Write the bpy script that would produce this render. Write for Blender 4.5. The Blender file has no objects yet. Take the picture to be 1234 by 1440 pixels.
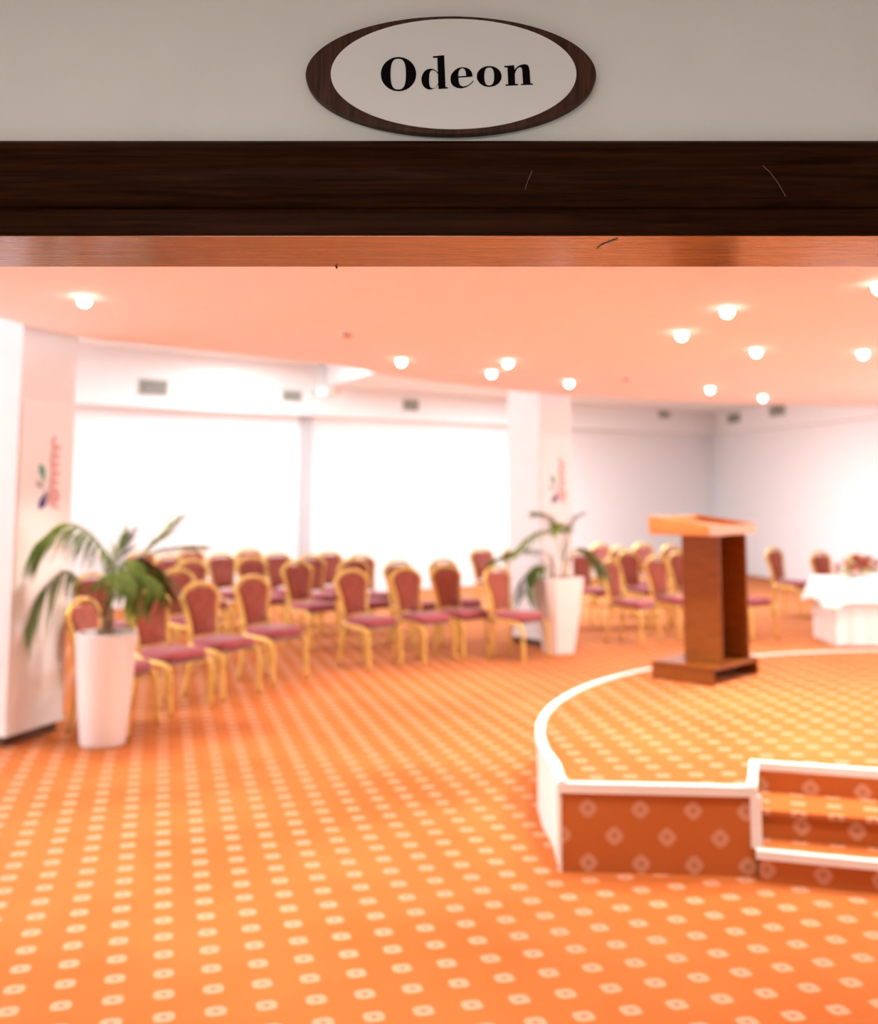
import bpy, bmesh, math, random
from mathutils import Vector, Matrix
from mathutils.geometry import tessellate_polygon

random.seed(7)
scene = bpy.context.scene
COL = scene.collection
PI = math.pi

# ------------------------------------------------------------------ camera
F, CX, CY, CH = 1519.0, 617.0, 515.0, 1.70          # focal length / principal point in pixels, eye height in m
PITCH = math.atan((694 - CY) / F)
cam_d = bpy.data.cameras.new('camera')
cam = bpy.data.objects.new('camera', cam_d)
COL.objects.link(cam)
cam.location = (0, 0, CH)
cam.rotation_euler = (PI / 2 + PITCH, 0, 0)
cam_d.sensor_fit = 'HORIZONTAL'
cam_d.sensor_width = 24.0
cam_d.lens = 24.0 * F / 1234.0
cam_d.shift_y = -(720 - CY) / 1234.0
cam_d.clip_start = 0.05
cam_d.clip_end = 100
cam_d.dof.use_dof = True
cam_d.dof.focus_distance = 1.80
cam_d.dof.aperture_fstop = 2.0
scene.camera = cam

# ------------------------------------------------------------------ world, lights, exposure
world = bpy.data.worlds.new('world')
scene.world = world
world.use_nodes = True
world.node_tree.nodes['Background'].inputs[0].default_value = (0.85, 0.92, 1.0, 1)
world.node_tree.nodes['Background'].inputs[1].default_value = 0.3
scene.view_settings.view_transform = 'Standard'
scene.view_settings.look = 'None'
scene.view_settings.gamma = 1.0
scene.view_settings.use_curve_mapping = False
scene.view_settings.exposure = 0.0


def area_light(name, loc, rot, sx, sy, power, color):
    l = bpy.data.lights.new(name, 'AREA')
    l.shape = 'RECTANGLE'
    l.size, l.size_y = sx, sy
    l.energy, l.color = power, color
    o = bpy.data.objects.new(name, l)
    COL.objects.link(o)
    o.location, o.rotation_euler = loc, rot
    return o


DOWN = (0, 0, 0)
# unseen overhead and side lamps added to brighten the hall and ceilings
area_light('hall_fill_light', (-3.6, 13.6, 3.78), DOWN, 2.4, 1.2, 62, (0.82, 0.92, 1.0))
area_light('hall_fill_light', (-2.4, 16.0, 3.78), DOWN, 1.4, 1.0, 85, (0.95, 0.98, 1.0))
area_light('hall_fill_light', (0.6, 16.4, 3.44), DOWN, 2.6, 1.2, 125, (0.80, 0.91, 1.0))
area_light('hall_fill_light', (3.6, 17.0, 3.44), DOWN, 2.6, 1.2, 250, (0.80, 0.91, 1.0))
area_light('hall_fill_light', (2.6, 18.6, 3.44), DOWN, 2.0, 1.0, 130, (0.80, 0.91, 1.0))
area_light('side_fill_light', (-7.75, 8.0, 1.9), (0, math.radians(-90), 0), 2.2, 8.0, 500, (0.84, 0.91, 1.0))  # added daylight from the unseen left side
area_light('side_fill_light', (8.95, 8.3, 1.75), (0, math.radians(90), math.radians(11)), 1.7, 6.0, 340, (0.90, 0.95, 1.0))  # added light from the unseen right side for the logo faces
# unseen lamp added in the corridor to light the sign wall
area_light('corridor_fill_light', (-0.5, -1.2, 2.72), DOWN, 1.4, 0.6, 113, (1.0, 0.95, 0.9))


# ------------------------------------------------------------------ pixel helpers (a pixel is only a direction; a plane gives the distance)
O3 = Vector((0, 0, CH))
FW = Vector((0, math.cos(PITCH), math.sin(PITCH)))
UP = Vector((0, -math.sin(PITCH), math.cos(PITCH)))
RT = Vector((1, 0, 0))


def ray(x, y):
    return FW + RT * ((x - CX) / F) - UP * ((y - CY) / F)


def onz(x, y, z=0.0):
    d = ray(x, y)
    return O3 + d * ((z - CH) / d.z)


def ony(x, y, Y):
    d = ray(x, y)
    return O3 + d * (Y / d.y)


def onwall(x, y, a, b):
    """hit of a pixel with the vertical plane through plan points a and b"""
    n = Vector((b[1] - a[1], a[0] - b[0], 0))
    d = ray(x, y)
    return O3 + d * ((Vector((a[0], a[1], 0)) - O3).dot(n) / d.dot(n))


# ------------------------------------------------------------------ object helpers
def link(name, bm, mat, parent=None, smooth=False):
    me = bpy.data.meshes.new(name)
    bmesh.ops.recalc_face_normals(bm, faces=bm.faces)
    bm.to_mesh(me)
    bm.free()
    if smooth:
        for p in me.polygons:
            p.use_smooth = True
    me.materials.append(mat)
    o = bpy.data.objects.new(name, me)
    COL.objects.link(o)
    if parent:
        o.parent = parent
    return o


def tag(o, label, cat, group=None, kind=None):
    o['label'] = label
    o['category'] = cat
    if group:
        o['group'] = group
    if kind:
        o['kind'] = kind
    return o


def empty(name, loc, rz=0.0):
    o = bpy.data.objects.new(name, None)
    o.empty_display_size = 0.1
    COL.objects.link(o)
    o.location = loc
    o.rotation_euler = (0, 0, rz)
    return o


def box(bm, x0, x1, y0, y1, z0, z1, bevel=0.0, mtx=None):
    vs = [bm.verts.new((x, y, z)) for x in (x0, x1) for y in (y0, y1) for z in (z0, z1)]
    fs = [bm.faces.new([vs[i] for i in f]) for f in
          ((0, 1, 3, 2), (4, 6, 7, 5), (0, 4, 5, 1), (2, 3, 7, 6), (0, 2, 6, 4), (1, 5, 7, 3))]
    if bevel:
        es = list({e for f in fs for e in f.edges})
        r = bmesh.ops.bevel(bm, geom=es, offset=bevel, segments=2, affect='EDGES', profile=0.6)
        vs = list({v for f in r['faces'] for v in f.verts} | {v for v in vs if v.is_valid})
    if mtx:
        bmesh.ops.transform(bm, matrix=mtx, verts=[v for v in vs if v.is_valid])
    return bm


def nb():
    return bmesh.new()


def prism(bm, pts, z0, z1):
    """vertical prism over a plan polygon"""
    lo = [bm.verts.new((p[0], p[1], z0)) for p in pts]
    hi = [bm.verts.new((p[0], p[1], z1)) for p in pts]
    n = len(pts)
    bm.faces.new(lo)
    bm.faces.new(hi)
    for i in range(n):
        bm.faces.new((lo[i], lo[(i + 1) % n], hi[(i + 1) % n], hi[i]))
    return bm


def tube(bm, pts, r, n=8, cap=True, rx=None, closed=False):
    """round (or elliptical: r across, rx along the frame's second axis) tube along points"""
    P = [Vector(p) for p in pts]
    rings = []
    N = len(P)
    prev = None
    for i, p in enumerate(P):
        if closed:
            t = P[(i + 1) % N] - P[i - 1]
        else:
            t = P[min(i + 1, N - 1)] - P[max(i - 1, 0)]
        t.normalize()
        if prev is None:
            a = Vector((0, 0, 1)) if abs(t.z) < 0.9 else Vector((1, 0, 0))
            u = t.cross(a).normalized()
        else:
            u = (prev - t * prev.dot(t)).normalized()
        prev = u
        w = t.cross(u)
        ri = r[i] if isinstance(r, (list, tuple)) else r
        ro = ri if rx is None else rx
        rings.append([bm.verts.new(p + u * ri * math.cos(2 * PI * k / n) + w * ro * math.sin(2 * PI * k / n)) for k in range(n)])
    for i in range(N if closed else N - 1):
        a, b = rings[i], rings[(i + 1) % N]
        for k in range(n):
            bm.faces.new((a[k], a[(k + 1) % n], b[(k + 1) % n], b[k]))
    if cap and not closed:
        bm.faces.new(rings[0])
        bm.faces.new(rings[-1])
    return bm


def lathe(bm, prof, n=32):
    rings = [[bm.verts.new((r * math.cos(2 * PI * k / n), r * math.sin(2 * PI * k / n), z)) for k in range(n)] for r, z in prof]
    for a, b in zip(rings, rings[1:]):
        for k in range(n):
            bm.faces.new((a[k], a[(k + 1) % n], b[(k + 1) % n], b[k]))
    bm.faces.new(rings[0])
    bm.faces.new(rings[-1])
    return bm


def spline(ctrl, n=8):
    """Catmull-Rom through control points"""
    P = [Vector(c) for c in ctrl]
    P = [P[0] * 2 - P[1]] + P + [P[-1] * 2 - P[-2]]
    out = []
    for i in range(1, len(P) - 2):
        for k in range(n):
            t = k / n
            a, b, c, d = P[i - 1:i + 3]
            out.append(0.5 * ((2 * b) + (c - a) * t + (2 * a - 5 * b + 4 * c - d) * t * t + (3 * b - a - 3 * c + d) * t ** 3))
    out.append(P[-2])
    return out


def flat_shape(bm, outer, holes, place, depth):
    """2-D outline with holes, capped and given thickness; place(u, v, d) gives the 3-D point"""
    loops = [outer] + holes
    tris = tessellate_polygon([[Vector((p[0], p[1], 0)) for p in l] for l in loops])
    flat = [p for l in loops for p in l]
    fr = [bm.verts.new(place(p[0], p[1], depth)) for p in flat]
    bk = [bm.verts.new(place(p[0], p[1], 0.0)) for p in flat]
    for t in tris:
        try:
            bm.faces.new([fr[i] for i in t])
            bm.faces.new([bk[i] for i in t])
        except ValueError:
            pass
    s = 0
    for l in loops:
        m = len(l)
        for i in range(m):
            a, b = s + i, s + (i + 1) % m
            try:
                bm.faces.new((fr[a], fr[b], bk[b], bk[a]))
            except ValueError:
                pass
        s += m
    return bm


# ------------------------------------------------------------------ materials
def new_mat(name):
    m = bpy.data.materials.new(name)
    m.use_nodes = True
    nt = m.node_tree
    return m, nt, nt.nodes['Principled BSDF']


def ramp(nt, fac, c0, c1, p0=0.3, p1=0.7):
    r = nt.nodes.new('ShaderNodeValToRGB')
    r.color_ramp.elements[0].position, r.color_ramp.elements[1].position = p0, p1
    r.color_ramp.elements[0].color, r.color_ramp.elements[1].color = (*c0, 1), (*c1, 1)
    nt.links.new(fac, r.inputs[0])
    return r.outputs[0]


def mat(name, col, rough=0.6, metal=0.0, var=0.06, scale=6.0, bump=0.0, bscale=60.0, spec=0.5, coat=0.0):
    """plain paint / metal / plastic with a slight procedural tone variation"""
    m, nt, b = new_mat(name)
    tc = nt.nodes.new('ShaderNodeTexCoord')
    n = nt.nodes.new('ShaderNodeTexNoise')
    n.inputs['Scale'].default_value = scale
    nt.links.new(tc.outputs['Object'], n.inputs['Vector'])
    c0 = tuple(max(0, c * (1 - var)) for c in col)
    c1 = tuple(min(1, c * (1 + var)) for c in col)
    nt.links.new(ramp(nt, n.outputs[0], c0, c1), b.inputs['Base Color'])
    b.inputs['Roughness'].default_value = rough
    b.inputs['Metallic'].default_value = metal
    b.inputs['Specular IOR Level'].default_value = spec
    b.inputs['Coat Weight'].default_value = coat
    if bump:
        n2 = nt.nodes.new('ShaderNodeTexNoise')
        n2.inputs['Scale'].default_value = bscale
        nt.links.new(tc.outputs['Object'], n2.inputs['Vector'])
        bp = nt.nodes.new('ShaderNodeBump')
        bp.inputs['Strength'].default_value = bump
        bp.inputs['Distance'].default_value = 0.01
        nt.links.new(n2.outputs[0], bp.inputs['Height'])
        nt.links.new(bp.outputs[0], b.inputs['Normal'])
    return m


def wood(name, c0, c1, stretch, rough=0.35, coat=0.0, scale=3.0, spec=0.5):
    m, nt, b = new_mat(name)
    tc = nt.nodes.new('ShaderNodeTexCoord')
    mp = nt.nodes.new('ShaderNodeMapping')
    mp.inputs['Scale'].default_value = stretch
    nt.links.new(tc.outputs['Object'], mp.inputs[0])
    n = nt.nodes.new('ShaderNodeTexNoise')
    n.inputs['Scale'].default_value = scale
    n.inputs['Detail'].default_value = 8
    n.inputs['Roughness'].default_value = 0.65
    n.inputs['Distortion'].default_value = 0.6
    nt.links.new(mp.outputs[0], n.inputs['Vector'])
    nt.links.new(ramp(nt, n.outputs[0], c0, c1, 0.35, 0.68), b.inputs['Base Color'])
    b.inputs['Roughness'].default_value = rough
    b.inputs['Coat Weight'].default_value = coat
    b.inputs['Coat Roughness'].default_value = 0.15
    b.inputs['Specular IOR Level'].default_value = spec
    return m


def math_node(nt, op, a, b=None):
    n = nt.nodes.new('ShaderNodeMath')
    n.operation = op
    for i, v in enumerate((a, b)):
        if v is None:
            continue
        if isinstance(v, (int, float)):
            n.inputs[i].default_value = v
        else:
            nt.links.new(v, n.inputs[i])
    return n.outputs[0]


def carpet_mat(name, base, base2, dot, core):
    """woven carpet: a square lattice of pale rounded-square motifs with a dark core; UV counts lattice cells"""
    m, nt, b = new_mat(name)
    uv = nt.nodes.new('ShaderNodeUVMap')
    sp = nt.nodes.new('ShaderNodeSeparateXYZ')
    nt.links.new(uv.outputs[0], sp.inputs[0])
    ax = []
    for k in range(2):
        f = math_node(nt, 'FRACT', math_node(nt, 'ADD', sp.outputs[k], 0.5))
        f = math_node(nt, 'ABSOLUTE', math_node(nt, 'SUBTRACT', f, 0.5))
        ax.append(math_node(nt, 'POWER', f, 3.2))
    d = math_node(nt, 'POWER', math_node(nt, 'ADD', ax[0], ax[1]), 1 / 3.2)
    tc = nt.nodes.new('ShaderNodeTexCoord')
    nz = nt.nodes.new('ShaderNodeTexNoise')
    nz.inputs['Scale'].default_value = 260
    nt.links.new(tc.outputs['Object'], nz.inputs['Vector'])
    wob = math_node(nt, 'MULTIPLY', math_node(nt, 'SUBTRACT', nz.outputs[0], 0.5), 0.05)
    d = math_node(nt, 'ADD', d, wob)
    nb_ = nt.nodes.new('ShaderNodeTexNoise')
    nb_.inputs['Scale'].default_value = 1.3
    nt.links.new(tc.outputs['Object'], nb_.inputs['Vector'])
    ground = ramp(nt, nb_.outputs[0], base, base2, 0.35, 0.7)
    inside = ramp(nt, d, (1, 1, 1), (0, 0, 0), 0.19, 0.23)
    centre = ramp(nt, d, (1, 1, 1), (0, 0, 0), 0.03, 0.07)
    mx = nt.nodes.new('ShaderNodeMix')
    mx.data_type = 'RGBA'
    nt.links.new(inside, mx.inputs[0])
    nt.links.new(ground, mx.inputs[6])
    mx.inputs[7].default_value = (*dot, 1)
    mx2 = nt.nodes.new('ShaderNodeMix')
    mx2.data_type = 'RGBA'
    nt.links.new(centre, mx2.inputs[0])
    nt.links.new(mx.outputs[2], mx2.inputs[6])
    mx2.inputs[7].default_value = (*core, 1)
    nt.links.new(mx2.outputs[2], b.inputs['Base Color'])
    b.inputs['Roughness'].default_value = 0.95
    b.inputs['Specular IOR Level'].default_value = 0.1
    bp = nt.nodes.new('ShaderNodeBump')
    bp.inputs['Strength'].default_value = 0.35
    bp.inputs['Distance'].default_value = 0.004
    nt.links.new(nz.outputs[0], bp.inputs['Height'])
    nt.links.new(bp.outputs[0], b.inputs['Normal'])
    return m


def fabric_mat(name, c0, c1):
    m, nt, b = new_mat(name)
    tc = nt.nodes.new('ShaderNodeTexCoord')
    mp = nt.nodes.new('ShaderNodeMapping')
    mp.inputs['Rotation'].default_value = (PI / 4, PI / 4, PI / 4)
    mp.inputs['Scale'].default_value = (34, 34, 34)
    nt.links.new(tc.outputs['Object'], mp.inputs[0])
    v = nt.nodes.new('ShaderNodeTexChecker')
    v.inputs['Scale'].default_value = 1.6
    v.inputs[1].default_value = (*c0, 1)
    v.inputs[2].default_value = (*c1, 1)
    nt.links.new(mp.outputs[0], v.inputs[0])
    nt.links.new(v.outputs[0], b.inputs['Base Color'])
    b.inputs['Roughness'].default_value = 0.85
    b.inputs['Sheen Weight'].default_value = 0.25
    return m


def emit_mat(name, col, strength):
    m, nt, b = new_mat(name)
    b.inputs['Base Color'].default_value = (*col, 1)
    b.inputs['Emission Color'].default_value = (*col, 1)
    b.inputs['Emission Strength'].default_value = strength
    return m


def leaf_mat(name, c0, c1):
    m = mat(name, c0, 0.6, var=0.0, spec=0.12)
    nt = m.node_tree
    b = nt.nodes['Principled BSDF']
    r = [n for n in nt.nodes if n.type == 'VALTORGB'][0]
    r.color_ramp.elements[0].color = (*c0, 1)
    r.color_ramp.elements[1].color = (*c1, 1)
    b.inputs['Transmission Weight'].default_value = 0.0
    return m


M = dict(
    carpet=carpet_mat('orange_carpet', (0.46, 0.128, 0.030), (0.52, 0.160, 0.042), (0.60, 0.31, 0.19), (0.44, 0.14, 0.07)),
    ceiling=mat('ceiling_paint', (0.94, 0.90, 0.90), 0.8, var=0.015),
    white=mat('white_paint', (0.86, 0.86, 0.86), 0.7, var=0.015, bump=0.05),
    hall=mat('hall_white_paint', (0.88, 0.89, 0.90), 0.7, var=0.01),
    sign_wall=mat('corridor_wall_paint', (0.74, 0.73, 0.71), 0.75, var=0.02, bump=0.08, bscale=90),
    column=mat('column_paint', (0.86, 0.84, 0.82), 0.6, var=0.02),
    panel=mat('column_panel_paint', (0.90, 0.89, 0.88), 0.4, var=0.01),
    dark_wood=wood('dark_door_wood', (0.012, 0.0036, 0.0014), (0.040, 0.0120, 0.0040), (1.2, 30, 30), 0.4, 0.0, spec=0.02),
    soffit_lit_wood=wood('lintel_lit_wood', (0.30, 0.090, 0.018), (0.46, 0.150, 0.034), (1.5, 30, 30), 0.16, 0.15),  # orange bounce from the carpet is put into this wood colour
    sign_wood=wood('sign_walnut', (0.028, 0.010, 0.006), (0.085, 0.034, 0.020), (45, 1.5, 3.0), 0.5, spec=0.12),
    sign_face=mat('sign_white_face', (0.72, 0.71, 0.71), 0.45, var=0.008),
    ink=mat('sign_black_ink', (0.004, 0.003, 0.003), 0.9, var=0.0, spec=0.05),
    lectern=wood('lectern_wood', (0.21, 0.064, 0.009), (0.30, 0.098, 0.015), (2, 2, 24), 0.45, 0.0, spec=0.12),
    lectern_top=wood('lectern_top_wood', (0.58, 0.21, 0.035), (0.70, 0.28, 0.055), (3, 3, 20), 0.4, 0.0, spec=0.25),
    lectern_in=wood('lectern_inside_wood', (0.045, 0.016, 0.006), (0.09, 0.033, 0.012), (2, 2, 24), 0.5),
    trim=mat('stage_white_trim', (0.88, 0.87, 0.85), 0.45, var=0.01),
    notch=mat('stage_side_board', (0.45, 0.25, 0.07), 0.5, var=0.1),
    gold=mat('gold_metal', (0.80, 0.53, 0.13), 0.35, metal=0.45, var=0.05),
    fabric=fabric_mat('burgundy_fabric', (0.27, 0.058, 0.036), (0.42, 0.100, 0.056)),
    seat=fabric_mat('burgundy_seat_fabric', (0.30, 0.050, 0.064), (0.40, 0.078, 0.092)),
    pot=mat('white_pot_glaze', (0.88, 0.86, 0.85), 0.25, var=0.01),
    soil=mat('soil', (0.05, 0.032, 0.02), 0.95, var=0.4, scale=40, bump=0.6),
    bark=mat('palm_trunk', (0.33, 0.20, 0.10), 0.9, var=0.3, scale=30, bump=0.5),
    leaf=leaf_mat('palm_leaf', (0.040, 0.075, 0.012), (0.12, 0.17, 0.024)),
    leaf2=leaf_mat('palm_leaf_light', (0.13, 0.24, 0.03), (0.28, 0.34, 0.05)),
    leaf3=leaf_mat('palm_leaf_dull', (0.10, 0.17, 0.06), (0.24, 0.27, 0.10)),
    cane=mat('palm_cane', (0.46, 0.33, 0.12), 0.7, var=0.2, scale=20),
    cloth=mat('white_cloth', (0.88, 0.86, 0.85), 0.85, var=0.01),
    vent=mat('vent_metal', (0.42, 0.45, 0.40), 0.5, var=0.05),
    vent_dark=mat('vent_dark', (0.10, 0.11, 0.09), 0.7, var=0.05),
    plinth=mat('plinth_dark_wood', (0.11, 0.045, 0.02), 0.5, var=0.2),
    ring=mat('lamp_ring', (0.85, 0.80, 0.76), 0.35, var=0.02),
    lens=emit_mat('lamp_lens', (1.0, 0.90, 0.76), 14.0),
    plastic=mat('white_plastic', (0.80, 0.76, 0.74), 0.4, var=0.02),
    dark_plastic=mat('dark_plastic', (0.16, 0.15, 0.14), 0.4, var=0.05),
    red_plastic=mat('red_plastic', (0.62, 0.25, 0.20), 0.4, var=0.05),
    logo_pink=mat('logo_pink', (0.88, 0.50, 0.47), 0.5, var=0.02),
    logo_green=mat('logo_green', (0.07, 0.36, 0.24), 0.5, var=0.02),
    logo_grey=mat('logo_grey', (0.42, 0.42, 0.38), 0.5, var=0.02),
    logo_purple=mat('logo_purple', (0.075, 0.035, 0.22), 0.5, var=0.02),
    petal_red=mat('petal_red', (0.50, 0.05, 0.04), 0.6, var=0.2, scale=30),
    petal_pink=mat('petal_pink', (0.85, 0.42, 0.36), 0.6, var=0.15, scale=30),
    petal_cream=mat('petal_cream', (0.80, 0.70, 0.36), 0.6, var=0.15, scale=30),
    window=emit_mat('added_window_glow', (0.86, 0.93, 1.0), 2.0),  # glow of the two added, unseen windows
    grey_paint=mat('grey_pilaster_paint', (0.50, 0.51, 0.53), 0.6, var=0.02),
    stone=mat('corridor_floor_stone', (0.42, 0.36, 0.30), 0.35, var=0.1),
)


def uv_lattice(o, fn):
    me = o.data
    lay = me.uv_layers.new(name='UVMap')
    for l in me.loops:
        lay.data[l.index].uv = fn(me.vertices[l.vertex_index].co)


def lattice(origin, ang, a):
    c, s = math.cos(ang), math.sin(ang)
    return lambda p: (((p.x - origin[0]) * c + (p.y - origin[1]) * s) / a, (-(p.x - origin[0]) * s + (p.y - origin[1]) * c) / a)


# ------------------------------------------------------------------ the setting
A_CELL = 0.1665
YC, YF = onz(617, 331, 2.10).y, onz(617, 375, 2.10).y      # front of the casing, room side of the lintel
YW = YC + 0.035                                            # corridor face of the wall
ZL = 2.10
HALL_A, HALL_B = Vector((-5.16, 15.74)), Vector((6.19, 24.26))    # line of the bulkhead over the back wall
RW_A, RW_B = Vector((6.19, 24.26)), Vector((7.41, 18.21))
bd = (HALL_B - HALL_A).normalized()
bn = Vector((-bd.y, bd.x))                                 # points away from the camera
rd = (RW_B - RW_A).normalized()
rn = Vector((-rd.y, rd.x))
if rn.x < 0:
    rn = -rn
LEFT_X = -8.0
ZH, ZLOW, ZD = 3.85, 3.50, 2.80


def wall_line(a, b, t0, t1, name, z0, z1, thick, outward, m, label, cat='wall', kind='structure'):
    a, b, w = Vector(a), Vector(b), Vector(outward)
    d = (b - a).normalized()
    p, q = a + d * t0, b + d * t1
    bm = prism(nb(), [p, q, q + w * thick, p + w * thick], z0, z1)
    return tag(link(name, bm, m), label, cat, kind=kind)


tl = (LEFT_X - HALL_A.x) / bd.x
tr = (RW_A.y - YF) / -rd.y
PL = HALL_A + bd * tl
PR = RW_A + rd * tr

# carpeted floor of the hall
bm = nb()
o = link('floor', prism(bm, [(LEFT_X - .4, YW + .05), (PR.x + .6, YW + .05), RW_A + bn * .8 + bd * .6, PL + bn * .8 + Vector((-.4, 0))], -0.1, 0.0), M['carpet'])
uv_lattice(o, lattice((-0.899, 3.756), math.radians(14.3), A_CELL))
tag(o, 'orange carpet with rows of pale square motifs across the hall', 'carpet', kind='structure')

# back and right walls, recessed under a bulkhead
REC = 0.28
wall_line(HALL_A + bn * REC, HALL_B + bn * REC, tl - .2, REC, 'wall_back', 0, 3.05, .2, bn, M['hall'], 'plain white back wall behind the rows of chairs')
wall_line(HALL_A, HALL_B, tl - .1, 0.0, 'trim_1', 3.0, ZH, .5, bn, M['hall'], 'white bulkhead with air vents running above the back wall', 'bulkhead')
wall_line(RW_A + rn * .12, RW_B + rn * .12, -REC - .1, tr - (RW_B - RW_A).length, 'wall_right', 0, 3.05, .2, rn, M['hall'], 'plain white wall at the right of the hall')
wall_line(RW_A, RW_B, -.02, tr - (RW_B - RW_A).length, 'trim_2', 3.0, ZH, .34, rn, M['hall'], 'white bulkhead along the top of the right wall', 'bulkhead')
# left wall with an unseen window added to send daylight across the ceiling
bm = nb()
box(bm, LEFT_X - .2, LEFT_X, YW, PL.y + .4, 0, .8)
box(bm, LEFT_X - .2, LEFT_X, YW, PL.y + .4, 3.0, ZH)
box(bm, LEFT_X - .2, LEFT_X, YW, 3.6, .8, 3.0)
box(bm, LEFT_X - .2, LEFT_X, 12.2, PL.y + .4, .8, 3.0)
tag(link('wall_left', bm, M['hall']), 'white left wall of the hall around the added window', 'wall', kind='structure')
w = tag(empty('added_window_left', (LEFT_X - .1, 7.9, .8)), 'unseen long window added in the left wall for its daylight', 'window', kind='structure')
for k in range(4):
    y0 = -4.3 + k * 2.15
    link('pane', box(nb(), -.01, .01, y0 + .05, y0 + 2.10, .05, 2.15), M['window'], w)
bm = nb()
for k in range(5):
    y0 = -4.3 + k * 2.15
    box(bm, -.04, .04, max(y0 - .05, -4.3), min(y0 + .05, 4.3), 0, 2.2)
box(bm, -.04, .04, -4.3, 4.3, 0, .05)
box(bm, -.04, .04, -4.3, 4.3, 2.15, 2.2)
link('window_frame', bm, M['white'], w)

# unseen window added in the right wall to light the logo faces
wp = RW_A + rd * ((RW_A.y - 8.3) / -rd.y)
w = tag(empty('added_window_right', (wp.x - .0, wp.y, .85), math.atan2(rd.y, rd.x)), 'unseen long window added in the right wall to light the columns', 'window', kind='structure')
sgn = 1 if Matrix.Rotation(math.atan2(rd.y, rd.x), 2) @ Vector((0, 1)) @ rn > 0 else -1
yy = sorted((sgn * .02, sgn * .10))
for k in range(3):
    link('pane', box(nb(), -3.0 + 2 * k + .05, -1.0 + 2 * k - .05, yy[0] + .03, yy[1] - .03, .05, 1.75), M['window'], w)
bm = nb()
for k in range(4):
    box(bm, max(-3.0 + 2 * k - .05, -3.0), min(-3.0 + 2 * k + .05, 3.0), yy[0], yy[1], 0, 1.8)
box(bm, -3.0, 3.0, yy[0], yy[1], 0, .05)
box(bm, -3.0, 3.0, yy[0], yy[1], 1.75, 1.8)
link('window_frame', bm, M['white'], w)

# ceilings: the low round one over the stage, a higher one over the chairs, a middle one to the right
edge_px = [(0, 446), (43, 458), (122, 475), (200, 484), (300, 495), (400, 505), (480, 515), (560, 530), (640, 540), (760, 553), (900, 562), (1060, 568), (1234, 571)]
edge = [onz(x, y, ZD) for x, y in edge_px]
ctrl = [(-2.75, YF + .02, ZD), (-2.98, 3.6, ZD), (-2.95, 5.4, ZD)] + [tuple(p) for p in edge] + [(7.0, 13.5, ZD), (8.1, 12.6, ZD)]
pl = [(p.x, p.y) for p in spline(ctrl, 5)]
pl += [(8.9, 10.0), (9.4, 6.0), (9.6, YF + .02)]
tag(link('ceiling', prism(nb(), pl, ZD, ZD + .14), M['ceiling']), 'low pale ceiling with a curved edge and recessed downlights', 'ceiling', kind='structure')
tag(link('ceiling', prism(nb(), [(LEFT_X - .3, YW), (PR.x + .8, YW), RW_A + bd * .8 + bn * .8, PL + bn * .8 + Vector((-.4, 0))], ZH, ZH + .12), M['hall']),
    'higher white ceiling over the chairs at the left', 'ceiling', kind='structure')
sa, sb_ = onz(440, 548, ZLOW), onz(528, 523, ZLOW)
sd = (sb_ - sa).normalized()
low = [(sa - sd * .6).to_2d(), (sb_ + sd * 3.4).to_2d(), (2.2, 10.6), (6.6, 11.6), (8.6, 11.0), RW_A + bd * .3 + bn * .1]
tag(link('ceiling', prism(nb(), low, ZLOW, ZLOW + .36), M['hall']), 'stepped-down white ceiling panel behind the projector', 'ceiling', kind='structure')

# corridor shell behind the photographer
tag(link('floor', box(nb(), -3.2, 3.2, -3.2, YW + .05, -.1, 0.0), M['stone']), 'stone floor of the corridor outside the doorway', 'floor', kind='structure')
tag(link('ceiling', box(nb(), -3.2, 3.2, -3.2, YW, 2.8, 2.9), M['white']), 'corridor ceiling outside the doorway', 'ceiling', kind='structure')
bm = nb()
box(bm, -3.3, -3.2, -3.2, YW, 0, 2.9)
box(bm, 3.2, 3.3, -3.2, YW, 0, 2.9)
box(bm, -3.3, 3.3, -3.3, -3.2, 0, 2.9)
tag(link('wall_corridor', bm, M['sign_wall']), 'walls of the corridor outside the doorway', 'wall', kind='structure')

# wall with the doorway
HW = 1.02
bm = nb()
box(bm, -HW - .06, HW + .06, YW, YF - .005, ZL + .03, ZH)
box(bm, LEFT_X - .2, -HW - .06, YW, YF - .005, 0, ZH)
box(bm, HW + .06, PR.x + .6, YW, YF - .005, 0, ZH)
tag(link('wall_front', bm, M['sign_wall']), 'grey-white wall above the doorway carrying the oval sign', 'wall', kind='structure')
tag(link('added_panelling', (lambda b_: (box(b_, LEFT_X, -HW - .05, YF - .004, YF + .02, 0, ZH), box(b_, HW + .05, PR.x, YF - .004, YF + .02, 0, ZH), box(b_, -HW - .05, HW + .05, YF - .004, YF + .02, ZL + .03, ZH), b_)[-1])(nb()), M['lectern_in']),
    'unseen dark panelling added to the doorway wall to cut bounce light', 'panelling', kind='structure')  # added out of view, dark to keep bounce off the stage front
# header casing: moulded profile swept along x
ZT = ony(617, 197, YC + .012).z
prof = [(YW, ZT), (YC + .016, ZT), (YC + .008, ZT - .006)]
for k in range(9):                                           # bullnose belly of the moulding
    t = k / 8
    prof.append((YC + .010 - .012 * math.sin(PI * (t * .9 + .05)), ZT - .012 - t * .088))
ZG = ony(617, 290, YC).z
prof += [(YC + .012, ZG + .003), (YC + .015, ZG), (YC + .006, ZG - .004), (YC + .001, ZG - .012), (YC, ZL + .006), (YC + .003, ZL + .001), (YW, ZL + .001)]


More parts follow.
